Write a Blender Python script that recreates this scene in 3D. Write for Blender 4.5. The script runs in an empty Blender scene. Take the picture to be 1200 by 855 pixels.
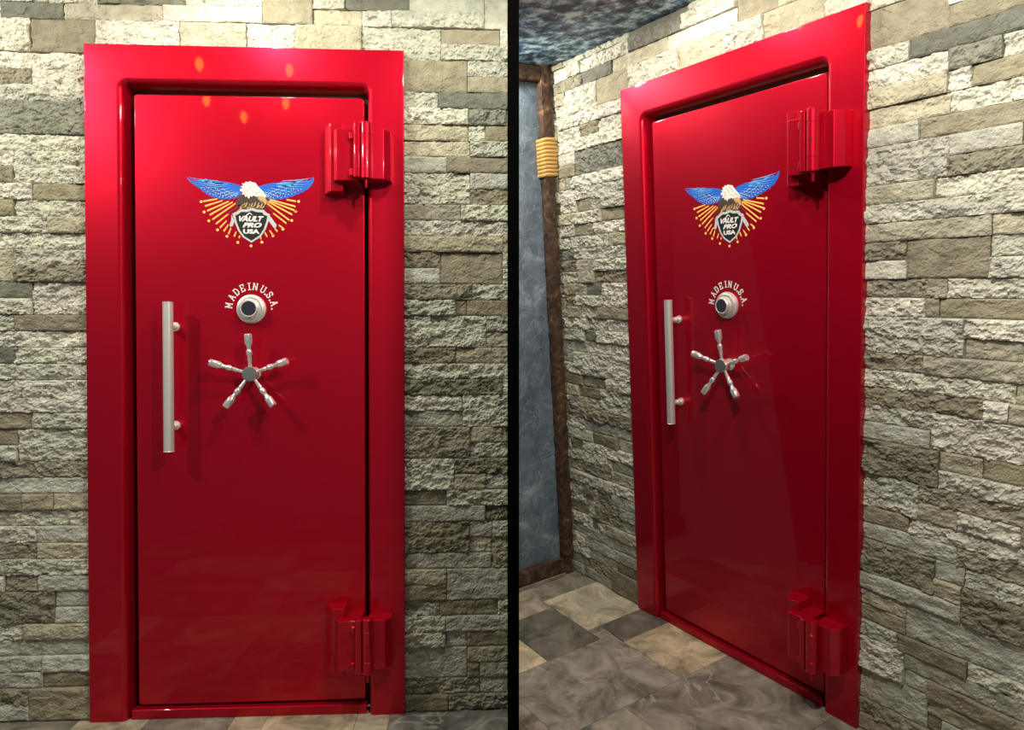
import bpy, math, random
import numpy as np
from mathutils import Matrix, Vector

random.seed(7)
SC = bpy.context.scene
COL = SC.collection
PI = math.pi

# ------------------------------------------------------------------ frames
# Each bay is built in its own frame: x along its stone wall (0 = door centre),
# y into the wall (0 = front of the door frame), z up from its floor.
M_L = Matrix.Identity(4)
M_R = Matrix(((0.4893, 0.8697, -0.0650, 1.7459),
              (-0.8687, 0.4794, -0.1246, 0.2856),
              (-0.0772, 0.1175, 0.9901, 0.0362),
              (0, 0, 0, 1)))
_q = M_R.to_quaternion(); M_R = Matrix.Translation(M_R.to_translation()) @ _q.to_matrix().to_4x4()
CAM_LOC = Vector((0.7571, -2.3718, 1.2191))
CAM_R = Vector((0.9986, -0.0529, -0.0001)).normalized()
CAM_F = Vector((0.0529, 0.9985, -0.0149)).normalized()

cam = bpy.data.cameras.new('camera'); camo = bpy.data.objects.new('camera', cam); COL.objects.link(camo)
up = CAM_R.cross(CAM_F).normalized()
camo.matrix_world = Matrix(((CAM_R.x, up.x, -CAM_F.x, CAM_LOC.x), (CAM_R.y, up.y, -CAM_F.y, CAM_LOC.y),
                            (CAM_R.z, up.z, -CAM_F.z, CAM_LOC.z), (0, 0, 0, 1)))
cam.sensor_width = 36.0; cam.sensor_fit = 'HORIZONTAL'; cam.lens = 820.0 / 1200.0 * 36.0
cam.clip_start = 0.05
SC.camera = camo

# ------------------------------------------------------------------ materials
def lin(c):
    return tuple(((v / 255.0) / 12.92 if v / 255.0 <= 0.04045 else ((v / 255.0 + 0.055) / 1.055) ** 2.4) for v in c) + (1.0,)

def nmat(name):
    m = bpy.data.materials.new(name); m.use_nodes = True
    return m, m.node_tree.nodes, m.node_tree.links, m.node_tree.nodes['Principled BSDF']

def simple(name, rgb, rough=0.5, metal=0.0, coat=0.0, coat_r=0.05, bump=0.0, bscale=80.0, emis=None, estr=0.0, var=0.0, spec=0.5):
    m, N, L, b = nmat(name)
    col = rgb if len(rgb) == 4 else tuple(rgb) + (1,)
    b.inputs['Base Color'].default_value = col
    b.inputs['Roughness'].default_value = rough; b.inputs['Metallic'].default_value = metal
    b.inputs['Coat Weight'].default_value = coat; b.inputs['Coat Roughness'].default_value = coat_r
    b.inputs['Specular IOR Level'].default_value = spec
    tc = N.new('ShaderNodeTexCoord')
    nz = N.new('ShaderNodeTexNoise'); nz.inputs['Scale'].default_value = bscale; nz.inputs['Detail'].default_value = 5
    L.new(tc.outputs['Object'], nz.inputs['Vector'])
    if bump:
        bp = N.new('ShaderNodeBump'); bp.inputs['Strength'].default_value = bump; bp.inputs['Distance'].default_value = 0.002
        L.new(nz.outputs['Fac'], bp.inputs['Height']); L.new(bp.outputs['Normal'], b.inputs['Normal'])
    if var:
        mx = N.new('ShaderNodeMix'); mx.data_type = 'RGBA'
        mx.inputs['A'].default_value = tuple(c * (1 - var) for c in col[:3]) + (1,)
        mx.inputs['B'].default_value = tuple(min(1, c * (1 + var)) for c in col[:3]) + (1,)
        L.new(nz.outputs['Fac'], mx.inputs['Factor']); L.new(mx.outputs['Result'], b.inputs['Base Color'])
    if emis:
        b.inputs['Emission Color'].default_value = tuple(emis) + (1,); b.inputs['Emission Strength'].default_value = estr
    return m

RED = simple('red_enamel', (0.49, 0.002, 0.018), rough=0.40, metal=.62, coat=1.0, coat_r=0.04, bump=0.003, bscale=9, var=0.04, spec=0.12)
RED.node_tree.nodes['Principled BSDF'].inputs['Coat IOR'].default_value = 1.33
STEEL = simple('brushed_steel', (0.86, 0.83, 0.76), rough=0.40, metal=0.62, bump=0.05, bscale=250)
CHROME = simple('chrome', (0.93, 0.92, 0.89), rough=0.17, metal=0.72, var=0.03)
HUBFACE = simple('dull_hub_face', (0.33, 0.35, 0.33), rough=0.42, metal=0.85, var=0.05)
DARKGLASS = simple('dark_dial_face', (0.025, 0.03, 0.04), rough=0.15, coat=0.6, var=0.1)
BLACK = simple('matt_black_paint', (0.0015, 0.0015, 0.0015), rough=0.9, var=0.05, spec=0.0)
WHITEP = simple('white_lettering', (0.80, 0.78, 0.74), rough=0.5, var=0.04)
BLUE = simple('wing_blue', (0.015, 0.13, 0.62), rough=0.45, var=0.25, bscale=60)
BLUEL = simple('wing_light_blue', (0.13, 0.42, 0.90), rough=0.45, var=0.1)
NAVY = simple('wing_navy', (0.006, 0.02, 0.13), rough=0.5, var=0.1)
GOLD = simple('ray_yellow', (1.0, 0.66, 0.15), rough=0.45, var=0.05)
ORANGE = simple('ray_orange', (0.80, 0.17, 0.02), rough=0.45, var=0.1)
HEADW = simple('eagle_white', (0.82, 0.80, 0.72), rough=0.5, var=0.08, bscale=150)
GREYF = simple('feather_grey', (0.30, 0.29, 0.27), rough=0.6, var=0.2)
BROWNF = simple('feather_brown', (0.06, 0.035, 0.02), rough=0.6, var=0.3)
TANF = simple('talon_tan', (0.62, 0.36, 0.16), rough=0.5, var=0.2)
SHGREY = simple('shield_rim_grey', (0.55, 0.58, 0.56), rough=0.4, var=0.1)
SHBLACK = simple('shield_black', (0.015, 0.016, 0.017), rough=0.4, var=0.1)
ROPE = simple('rope_fibre', (0.56, 0.33, 0.09), rough=0.85, bump=0.6, bscale=300, var=0.3)
IRON = simple('lamp_iron', (0.03, 0.025, 0.02), rough=0.5, metal=0.6)
BULB = simple('lamp_flame_glass', (0.9, 0.5, 0.2), rough=0.3, emis=(1.0, 0.20, 0.015), estr=40.0)

def stone_mat():
    m, N, L, b = nmat('split_face_stone')
    b.inputs['Roughness'].default_value = 0.88; b.inputs['Specular IOR Level'].default_value = 0.2
    at = N.new('ShaderNodeAttribute'); at.attribute_name = 'Col'
    tc = N.new('ShaderNodeTexCoord')
    n1 = N.new('ShaderNodeTexNoise'); n1.inputs['Scale'].default_value = 28; n1.inputs['Detail'].default_value = 6
    n2 = N.new('ShaderNodeTexNoise'); n2.inputs['Scale'].default_value = 170; n2.inputs['Detail'].default_value = 4
    L.new(tc.outputs['Object'], n1.inputs['Vector']); L.new(tc.outputs['Object'], n2.inputs['Vector'])
    r1 = N.new('ShaderNodeMapRange'); r1.inputs['From Min'].default_value = .3; r1.inputs['From Max'].default_value = .7
    r1.inputs['To Min'].default_value = .80; r1.inputs['To Max'].default_value = 1.16
    L.new(n1.outputs['Fac'], r1.inputs['Value'])
    mx = N.new('ShaderNodeVectorMath'); mx.operation = 'SCALE'
    L.new(at.outputs['Color'], mx.inputs[0]); L.new(r1.outputs['Result'], mx.inputs['Scale'])
    L.new(mx.outputs['Vector'], b.inputs['Base Color'])
    bp = N.new('ShaderNodeBump'); bp.inputs['Strength'].default_value = .8; bp.inputs['Distance'].default_value = .006
    n3 = N.new('ShaderNodeTexVoronoi'); n3.inputs['Scale'].default_value = 75; L.new(tc.outputs['Object'], n3.inputs['Vector'])
    ad = N.new('ShaderNodeMath'); ad.operation = 'MULTIPLY_ADD'; ad.inputs[1].default_value = .45
    L.new(n3.outputs['Distance'], ad.inputs[0]); L.new(n2.outputs['Fac'], ad.inputs[2]); L.new(ad.outputs[0], bp.inputs['Height']); L.new(bp.outputs['Normal'], b.inputs['Normal'])
    return m
STONE = stone_mat()

def floor_mat():
    m, N, L, b = nmat('marbled_floor_tile')
    b.inputs['Roughness'].default_value = 0.42; b.inputs['Specular IOR Level'].default_value = 0.35
    at = N.new('ShaderNodeAttribute'); at.attribute_name = 'Col'
    tc = N.new('ShaderNodeTexCoord')
    # each tile has its own cut of marble: tile colour offsets the noise
    off = N.new('ShaderNodeVectorMath'); off.operation = 'MULTIPLY_ADD'
    off.inputs[1].default_value = (37, 53, 71)
    L.new(at.outputs['Color'], off.inputs[0]); L.new(tc.outputs['Object'], off.inputs[2])
    n1 = N.new('ShaderNodeTexNoise'); n1.inputs['Scale'].default_value = 7; n1.inputs['Detail'].default_value = 9; n1.inputs['Distortion'].default_value = .9
    n1.inputs['Roughness'].default_value = .66
    n2 = N.new('ShaderNodeTexNoise'); n2.inputs['Scale'].default_value = 4.5; n2.inputs['Detail'].default_value = 8; n2.inputs['Distortion'].default_value = .8
    n3 = N.new('ShaderNodeTexNoise'); n3.inputs['Scale'].default_value = 3.2; n3.inputs['Detail'].default_value = 3
    for n in (n1, n2, n3): L.new(off.outputs['Vector'], n.inputs['Vector'])
    r1 = N.new('ShaderNodeMapRange'); r1.inputs['From Min'].default_value = .36; r1.inputs['From Max'].default_value = .64
    r1.inputs['To Min'].default_value = .72; r1.inputs['To Max'].default_value = 2.5
    L.new(n1.outputs['Fac'], r1.inputs['Value'])
    sc = N.new('ShaderNodeVectorMath'); sc.operation = 'SCALE'
    L.new(at.outputs['Color'], sc.inputs[0]); L.new(r1.outputs['Result'], sc.inputs['Scale'])
    v = N.new('ShaderNodeMath'); v.operation = 'SUBTRACT'; v.inputs[1].default_value = .5; L.new(n2.outputs['Fac'], v.inputs[0])
    va = N.new('ShaderNodeMath'); va.operation = 'ABSOLUTE'; L.new(v.outputs[0], va.inputs[0])
    vr = N.new('ShaderNodeMapRange'); vr.inputs['From Min'].default_value = 0; vr.inputs['From Max'].default_value = .022
    vr.inputs['To Min'].default_value = .75; vr.inputs['To Max'].default_value = 0
    L.new(va.outputs[0], vr.inputs['Value'])
    # veins come and go in patches
    pm = N.new('ShaderNodeMapRange'); pm.inputs['From Min'].default_value = .47; pm.inputs['From Max'].default_value = .60; L.new(n3.outputs['Fac'], pm.inputs['Value'])
    ml = N.new('ShaderNodeMath'); ml.operation = 'MULTIPLY'; L.new(vr.outputs['Result'], ml.inputs[0]); L.new(pm.outputs['Result'], ml.inputs[1])
    mx = N.new('ShaderNodeMix'); mx.data_type = 'RGBA'; mx.inputs['B'].default_value = (.50, .46, .37, 1)
    L.new(ml.outputs[0], mx.inputs['Factor']); L.new(sc.outputs['Vector'], mx.inputs['A']); L.new(mx.outputs['Result'], b.inputs['Base Color'])
    return m
TILE = floor_mat()

def mottled(name, dark, mid, light, scale, lo, hi, rough=.6, vein=0.0, det=9, dist=.5):
    m, N, L, b = nmat(name)
    b.inputs['Roughness'].default_value = rough
    tc = N.new('ShaderNodeTexCoord')
    n1 = N.new('ShaderNodeTexNoise'); n1.inputs['Scale'].default_value = scale; n1.inputs['Detail'].default_value = det
    n1.inputs['Roughness'].default_value = .7; n1.inputs['Distortion'].default_value = dist
    L.new(tc.outputs['Object'], n1.inputs['Vector'])
    cr = N.new('ShaderNodeValToRGB'); e = cr.color_ramp.elements
    e[0].position = lo; e[0].color = dark; e[1].position = hi; e[1].color = light
    k = e.new((lo + hi) / 2); k.color = mid
    L.new(n1.outputs['Fac'], cr.inputs['Fac'])
    out = cr.outputs['Color']
    if vein:
        n2 = N.new('ShaderNodeTexNoise'); n2.inputs['Scale'].default_value = scale * .8; n2.inputs['Detail'].default_value = 7; n2.inputs['Distortion'].default_value = 1.5
        L.new(tc.outputs['Object'], n2.inputs['Vector'])
        v = N.new('ShaderNodeMath'); v.operation = 'SUBTRACT'; v.inputs[1].default_value = .5; L.new(n2.outputs['Fac'], v.inputs[0])
        va = N.new('ShaderNodeMath'); va.operation = 'ABSOLUTE'; L.new(v.outputs[0], va.inputs[0])
        vr = N.new('ShaderNodeMapRange'); vr.inputs['From Max'].default_value = .018; vr.inputs['To Min'].default_value = vein; vr.inputs['To Max'].default_value = 0
        L.new(va.outputs[0], vr.inputs['Value'])
        mx = N.new('ShaderNodeMix'); mx.data_type = 'RGBA'; mx.inputs['B'].default_value = light
        L.new(vr.outputs['Result'], mx.inputs['Factor']); L.new(out, mx.inputs['A']); out = mx.outputs['Result']
    L.new(out, b.inputs['Base Color'])
    bp = N.new('ShaderNodeBump'); bp.inputs['Strength'].default_value = .4; bp.inputs['Distance'].default_value = .003
    L.new(n1.outputs['Fac'], bp.inputs['Height']); L.new(bp.outputs['Normal'], b.inputs['Normal'])
    return m
CEIL = mottled('mottled_ceiling_paint', (.015, .028, .045, 1), (.17, .32, .50, 1), (.75, .95, 1.0, 1), 15, .43, .60, dist=.1)
BLUEWALL = mottled('slate_blue_plaster', (.07, .10, .135, 1), (.17, .22, .265, 1), (.62, .68, .68, 1), 7, .36, .78, vein=.22)
WOOD = mottled('rough_brown_timber', (.010, .006, .004, 1), (.085, .043, .022, 1), (.33, .175, .08, 1), 20, .34, .76, rough=.85)
PALETRIM = mottled('pale_base_strip', (.16, .13, .10, 1), (.28, .24, .19, 1), (.4, .36, .3, 1), 12, .3, .7)

# ------------------------------------------------------------------ mesh helpers
class MB:
    def __init__(s): s.v = []; s.f = []; s.sm = []
    def add(s, vs, fs, smooth=False):
        o = len(s.v); s.v += [tuple(v) for v in vs]; s.f += [tuple(i + o for i in f) for f in fs]; s.sm += [smooth] * len(fs)
    def box(s, a, b, bev=0.0):
        x0, y0, z0 = a; x1, y1, z1 = b
        s.hexa([(x0, y0, z0), (x1, y0, z0), (x1, y1, z0), (x0, y1, z0), (x0, y0, z1), (x1, y0, z1), (x1, y1, z1), (x0, y1, z1)])
    def hexa(s, p):
        s.add(p, [(0, 3, 2, 1), (4, 5, 6, 7), (0, 1, 5, 4), (1, 2, 6, 5), (2, 3, 7, 6), (3, 0, 4, 7)])
    def prism(s, prof, z0, z1):           # profile in x,y extruded along z
        n = len(prof)
        vs = [(x, y, z0) for x, y in prof] + [(x, y, z1) for x, y in prof]
        fs = [tuple(range(n))[::-1], tuple(range(n, 2 * n))] + [(i, (i + 1) % n, n + (i + 1) % n, n + i) for i in range(n)]
        s.add(vs, fs)
    def lathe(s, prof, c, axis, n=40, cap=True):    # prof: (t along axis, r)
        ax = Vector(axis).normalized(); t = Vector((0, 0, 1)) if abs(ax.z) < .9 else Vector((1, 0, 0))
        e1 = ax.cross(t).normalized(); e2 = ax.cross(e1).normalized(); c = Vector(c)
        vs = []
        for (h, r) in prof:
            for k in range(n):
                a = 2 * PI * k / n; vs.append(c + ax * h + e1 * (r * math.cos(a)) + e2 * (r * math.sin(a)))
        fs = []
        for i in range(len(prof) - 1):
            for k in range(n):
                fs.append((i * n + k, i * n + (k + 1) % n, (i + 1) * n + (k + 1) % n, (i + 1) * n + k))
        if cap:
            fs.append(tuple(range(n))[::-1]); m = (len(prof) - 1) * n; fs.append(tuple(range(m, m + n)))
        s.add(vs, fs, True)
    def build(s, name, mat, parent=None, bevel=0.0, autosmooth=True):
        me = bpy.data.meshes.new(name); me.from_pydata(s.v, [], s.f); me.update()
        me.polygons.foreach_set('use_smooth', s.sm if not bevel else [True] * len(s.f))
        me.materials.append(mat)
        o = bpy.data.objects.new(name, me); COL.objects.link(o)
        if parent: o.parent = parent
        if name in ('frame', 'door_panel'):
            wn = o.modifiers.new('wn', 'WEIGHTED_NORMAL'); wn.keep_sharp = True; wn.weight = 100
        import bmesh
        bm = bmesh.new(); bm.from_mesh(me); bmesh.ops.recalc_face_normals(bm, faces=bm.faces)
        for e in bm.edges:
            if len(e.link_faces) == 2 and e.calc_face_angle(0) > math.radians(32): e.smooth = False
        bm.to_mesh(me); bm.free()
        if bevel:
            bv = o.modifiers.new('bevel', 'BEVEL'); bv.width = bevel; bv.segments = 3; bv.limit_method = 'ANGLE'; bv.angle_limit = math.radians(35)
            bv.harden_normals = False
            for e in me.edges: e.use_edge_sharp = False
            wn = o.modifiers.new('wn', 'WEIGHTED_NORMAL'); wn.keep_sharp = False
        return o

def empty(name, M=None, loc=(0, 0, 0)):
    o = bpy.data.objects.new(name, None); COL.objects.link(o); o.empty_display_size = .1
    o.matrix_world = (M or M_L) @ Matrix.Translation(loc)
    return o

def sub(name, parent, loc=(0, 0, 0)):
    o = bpy.data.objects.new(name, None); COL.objects.link(o); o.empty_display_size = .05; o.parent = parent; o.location = loc
    return o

def tag(o, label=None, cat=None, kind=None, group=None):
    if label: o['label'] = label
    if cat: o['category'] = cat
    if kind: o['kind'] = kind
    if group: o['group'] = group
    return o

# ------------------------------------------------------------------ stone walls
def h2(ix, iy, s):
    v = np.sin(ix * 127.1 + iy * 311.7 + s * 74.7) * 43758.5453
    return v - np.floor(v)
def vnoise(x, y, s):
    ix = np.floor(x); iy = np.floor(y); fx = x - ix; fy = y - iy
    fx = fx * fx * fx * (fx * (fx * 6 - 15) + 10); fy = fy * fy * fy * (fy * (fy * 6 - 15) + 10)
    a = h2(ix, iy, s); b = h2(ix + 1, iy, s); c = h2(ix, iy + 1, s); d = h2(ix + 1, iy + 1, s)
    return (a + (b - a) * fx) * (1 - fy) + (c + (d - c) * fx) * fy
def fbm(x, y, s, o=4):
    t = 0; a = .5
    for k in range(o): t = t + a * (vnoise(x, y, s + k * 13) - .5) * 2; x = x * 2.03; y = y * 2.03; a *= .55
    return t
def facet(x, y, s, tilt=1.0):
    ix = np.floor(x); iy = np.floor(y); best = np.full(x.shape, 9.); H = np.zeros(x.shape)
    for dx in (-1, 0, 1):
        for dy in (-1, 0, 1):
            cx = ix + dx; cy = iy + dy
            px = cx + h2(cx, cy, s + 1); py = cy + h2(cx, cy, s + 2)
            d = (px - x) ** 2 + (py - y) ** 2
            h = (h2(cx, cy, s + 3) - .5) * 1.3 + tilt * ((h2(cx, cy, s + 4) - .5) * (x - px) + (h2(cx, cy, s + 5) - .35) * (y - py)) * 1.6
            m = d < best; H = np.where(m, h, H); best = np.where(m, d, best)
    return H

CLS = {  # rough amplitude, list of base colours
    'W': (1.0, [(.60, .585, .47), (.55, .54, .43), (.63, .60, .50), (.50, .49, .40)]),
    'S': (.35, [(.58, .565, .45), (.53, .52, .42)]),
    'T': (.6, [(.48, .435, .31), (.44, .40, .28), (.42, .39, .29)]),
    'L': (.5, [(.44, .43, .35), (.49, .48, .40)]),
    'B': (.35, [(.30, .265, .175), (.27, .24, .165), (.33, .29, .20)]),
    'R': (.95, [(.29, .26, .18), (.25, .23, .165), (.32, .29, .215)]),
    'G': (.4, [(.18, .18, .14), (.21, .208, .16), (.155, .155, .12)]),
    'K': (.9, [(.25, .248, .19), (.22, .22, .17)]),
}
# courses read on the wall: (course, height in courses, from, to, class) in pixels of a straight-on view
ROWS = """
-3 1 0 117 W;-3 1 117 232 G;-3 1 232 310 W;-2 2 310 368 B;-2 1 368 405 W;-2 1 405 480 G;-2 1 480 568 S;-3 1 480 570 S
-2 1 2 117 W;-2 1 117 220 K;-2 1 220 310 W;-1 1 4 78 G;-1 1 78 194 T;-1 1 194 310 S;-1 1 368 425 T;-1 1 425 460 W;-1 1 460 568 W;-2 2 568 600 S
0 2 0 39 W;0 2 39 115 B;0 2 115 213 W;0 2 213 291 T;0 2 291 348 W;0 2 348 425 T;0 2 425 517 W;0 1 517 586 B;0 1 586 600 W;1 1 517 600 W
2 1 0 96 W;2 2 478 548 B;2 1 548 600 W;3 1 0 39 R;3 1 39 96 W;3 1 548 600 B
4 1 0 96 W;4 1 478 514 W;4 1 514 600 G;5 2 0 96 K;5 1 478 549 W;5 1 549 593 K;5 1 593 600 W;6 1 478 549 T;6 1 549 569 W;6 1 569 600 B
7 1 0 96 W;7 1 478 551 T;7 1 551 600 W;8 1 0 18 W;8 2 18 96 W;8 1 478 524 S;8 1 524 600 B;9 1 0 18 B;9 2 478 551 W;9 1 551 600 L
10 1 0 39 W;10 1 39 96 B;10 1 551 600 R;11 1 0 18 B;11 1 18 96 W;11 1 478 540 T;11 1 540 600 W
12 1 0 57 W;12 1 57 96 T;12 1 478 600 W;13 1 0 96 W;13 1 478 590 T;13 1 590 600 T
14 2 0 17 T;14 1 17 96 W;14 1 478 516 R;14 2 516 589 B;14 1 589 600 W;15 1 17 96 R;15 1 478 516 S;15 1 589 600 W
16 1 0 38 G;16 2 38 96 W;16 1 478 553 R;16 1 553 600 W;17 1 0 38 W;17 1 478 534 W;17 1 534 547 B;17 1 547 600 B
18 1 0 17 W;18 1 17 96 B;18 2 478 570 W;18 1 570 600 W;19 1 0 96 W;19 1 570 600 T;20 1 0 17 G;20 1 17 96 W;20 1 478 534 R;20 1 534 600 T
21 1 0 96 W;21 1 478 600 W;22 2 0 96 W;22 1 478 589 R;22 1 589 600 W;23 1 478 542 W;23 2 542 600 W;24 1 0 38 B;24 1 38 96 W;24 1 478 542 L
25 1 0 19 B;25 2 19 96 W;25 2 478 551 R;25 1 551 589 T;25 1 589 600 B;26 1 0 19 W;26 1 551 600 W
27 1 0 96 R;27 2 478 532 W;27 1 532 600 R;28 1 0 96 L;28 1 532 569 T;28 1 569 600 W;29 1 0 24 B;29 1 24 61 B;29 1 61 96 T;29 1 478 523 B;29 1 523 600 W
30 1 0 96 W;30 1 478 569 L;30 1 569 600 R;31 1 0 42 W;31 1 42 96 L;31 2 478 550 R;31 1 550 577 L;31 1 577 600 W;32 1 0 42 R;32 1 42 96 T
32 1 550 576 T;32 2 576 600 R;33 1 0 96 W;33 1 478 576 L;34 1 0 3 W;34 1 3 42 R;34 1 42 96 L;34 1 478 523 T;34 2 523 600 L
35 2 0 62 R;35 1 62 96 L;35 1 478 523 B;36 1 62 96 L;36 1 478 515 W;36 1 515 583 B;36 1 583 600 W;37 1 0 25 W;37 1 25 96 T;37 1 478 522 W;37 1 522 600 L
38 1 0 96 L;38 1 478 522 W;38 1 522 547 L;38 1 547 600 B;39 1 0 47 L;39 1 47 96 L;39 2 478 547 L;39 1 547 600 T
40 1 0 47 L;40 1 47 96 B;40 1 547 562 B;40 1 562 600 L;41 1 0 30 R;41 2 30 96 B;41 1 478 562 R;41 1 562 600 L;42 1 0 30 L;42 1 478 525 B;42 1 525 600 R
"""
PITCH, VTOP = .05395, 2.3225
def px_u(x):
    a = (x - 600.) / 820.; X = .9986 * a + .0529; Z = -.0529 * a + .9985
    return .7571 + X * (.02 + 2.3718) / Z
def stone_list(umin, umax, vtop, rng):
    occ = {}
    out = []
    rmin = -int(math.ceil((vtop - VTOP) / PITCH)); rows = range(rmin, 43)
    for r in rows: occ[r] = [(-.50, .50)] if r >= 2 else []
    for t in ROWS.replace('\n', ';').split(';'):
        t = t.split()
        if len(t) < 5: continue
        r, n, a, b, c = int(t[0]), int(t[1]), float(t[2]), float(t[3]), t[4]
        if r < rmin: continue
        ua, ub = px_u(a), px_u(b)
        if a == 0: ua -= rng.uniform(0, .13)
        if b >= 600: ub += rng.uniform(.02, .2)
        if b == 96: ub = -.50
        if a == 478: ua = .50
        ua = max(ua, umin); ub = min(ub, umax)
        # keep clear of a neighbour already placed
        for k in range(r, r + n):
            for (p, q) in occ.get(k, []):
                if p < ua < q - 1e-4: ua = q
                if p + 1e-4 < ub < q: ub = p
        if ub - ua < .01: continue
        out.append((r, n, ua, ub, c))
        for k in range(r, r + n): occ.setdefault(k, []).append((ua, ub))
    for r in rows:
        def gaps(k):
            g = []; x = umin
            for (p, q) in sorted(occ[k]):
                if p > x + .004: g.append((x, p))
                x = max(x, q)
            if umax > x + .004: g.append((x, umax))
            return g
        for (p, q) in gaps(r):
            x = p
            while x < q - .004:
                w = rng.choice((.05, .11, .16, .21, .26)) * rng.uniform(.9, 1.1)
                if q - x - w < .045: w = q - x
                n = 1
                if r + 1 in occ and rng.random() < .22 and any(a <= x + 1e-3 and x + w <= b + 1e-3 for a, b in gaps(r + 1)): n = 2
                out.append((r, n, x, x + w, rng.choice('WWWWWWTTTLSBBRRGK' if r < 33 else 'WWLLTBRR')))
                for k in range(r, r + n): occ[k].append((x, x + w))
                x += w
    return out
def stone_wall(name, M, umin, umax, vtop, seed, res, thick):
    rng = random.Random(seed)
    V = []; F = []; C = []; nv = 0
    for (r, n, ua, ub, cls) in stone_list(umin, umax, vtop, rng):
        z1 = min(VTOP - PITCH * r, vtop); z0 = max(VTOP - PITCH * (r + n), 0.0)
        if z1 - z0 < .006: continue
        amp, cols = CLS[cls]; col = rng.choice(cols); j = rng.uniform(.92, 1.08)
        g = .0009
        nx = max(4, int((ub - ua) / res)); nz = max(4, int((z1 - z0) / res))
        xs = np.linspace(ua + g, ub - g, nx); zs = np.linspace(z0 + g, z1 - g, nz)
        X, Z = np.meshgrid(xs, zs)
        s = rng.uniform(0, 90)
        wx = X + .006 * fbm(X * 60, Z * 60, s + 3, 2); wz = Z + .006 * fbm(X * 60 + 9, Z * 60, s + 4, 2)
        R = (.50 * facet(wx / .040, wz / .024, s + 10) + .42 * facet(wx / .016, wz / .011, s + 20) + .16 * facet(wx / .0085, wz / .0065, s + 40) + .60 * fbm(X / .035, Z / .022, s, 4))
        Sm = 1.0 * fbm(X / .09, Z / .05, s + 5, 3) + .34 * facet(wx / .06, wz / .026, s + 30, .9)
        k = min(1, max(0, (amp - .3) / .7))
        prot = rng.uniform(.002, .017) + (.004 if z0 < .6 else 0)
        H = prot + .0115 * amp * R * (.40 + .60 * k) + .0068 * (1 - k * .3) * Sm
        edge = np.minimum(np.minimum(X - ua, ub - X), np.minimum(Z - z0, z1 - Z))
        H = np.clip(H, -.006, .024) - .0028 * np.exp(-np.maximum(edge - g, 0) / .0022)
        Y = .0295 - H
        # grid with a skirt running back into the wall
        P = np.stack([X, Y, Z], -1)
        Pb = np.pad(P, ((1, 1), (1, 1), (0, 0)), 'edge'); Yb = Pb[..., 1]
        Yb[0, :] = .048; Yb[-1, :] = .048; Yb[:, 0] = .048; Yb[:, -1] = .048
        ny, nxx = Pb.shape[:2]
        idx = nv + np.arange(ny * nxx).reshape(ny, nxx)
        q = np.stack([idx[:-1, :-1], idx[:-1, 1:], idx[1:, 1:], idx[1:, :-1]], -1).reshape(-1, 4)
        V.append(Pb.reshape(-1, 3)); F.append(q); nv += ny * nxx
        C.append(np.tile(np.array([col[0] * j, col[1] * j, col[2] * j, 1.]), (ny * nxx, 1)))
    # backing slab with an opening behind the door frame
    bx = []
    for (a, b, c, d) in ((umin, -.49, 0, vtop), (.49, umax, 0, vtop), (-.49, .49, 2.16, vtop), (-.49, .49, 0, 2.16)):
        y0 = .040 if not (a == -.49 and d == 2.16) else .075
        p = [(a, y0, c), (b, y0, c), (b, thick, c), (a, thick, c), (a, y0, d), (b, y0, d), (b, thick, d), (a, thick, d)]
        V.append(np.array(p)); F.append(np.array([(0, 3, 2, 1), (4, 5, 6, 7), (0, 1, 5, 4), (1, 2, 6, 5), (2, 3, 7, 6), (3, 0, 4, 7)]) + nv); nv += 8
        C.append(np.tile(np.array([.12, .11, .08, 1.]), (8, 1)))
    V = np.concatenate(V); F = np.concatenate(F); C = np.concatenate(C)
    me = bpy.data.meshes.new(name); me.vertices.add(len(V)); me.vertices.foreach_set('co', V.astype(np.float32).ravel())
    me.loops.add(F.size); me.loops.foreach_set('vertex_index', F.astype(np.int32).ravel())
    me.polygons.add(len(F)); me.polygons.foreach_set('loop_start', np.arange(0, F.size, 4, dtype=np.int32))
    me.polygons.foreach_set('use_smooth', np.zeros(len(F), bool))
    me.update(calc_edges=True); me.validate()
    ca = me.color_attributes.new('Col', 'FLOAT_COLOR', 'POINT'); ca.data.foreach_set('color', C.astype(np.float32).ravel())
    me.materials.append(STONE)
    o = bpy.data.objects.new(name, me); COL.objects.link(o); o.matrix_world = M
    return tag(o, kind='structure')

UL = .872
wl = stone_wall('wall_left', M_L, -1.25, UL, 2.50, 11, .0042, .17)
tag(wl, label='stacked split-face stone wall around the straight-on red door, left of the black divider', cat='wall')
wr = stone_wall('wall_right', M_R, -1.045, 1.55, 2.455, 23, .0042, .17)
tag(wr, label='stacked split-face stone wall running back to the blue side wall', cat='wall')

# ------------------------------------------------------------------ clipping to each side of the dividing plane
def side(M, p):
    w = M @ Vector(p) - CAM_LOC
    return w.dot(CAM_R)
def clip(poly, M, sgn, off=0.0):
    out = []; n = len(poly)
    d = [sgn * side(M, p) - off for p in poly]
    for i in range(n):
        a, b = poly[i], poly[(i + 1) % n]; da, db = d[i], d[(i + 1) % n]
        if da >= 0: out.append(a)
        if (da >= 0) != (db >= 0):
            t = da / (da - db); out.append(tuple(a[k] + (b[k] - a[k]) * t for k in range(3)))
    return out

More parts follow.
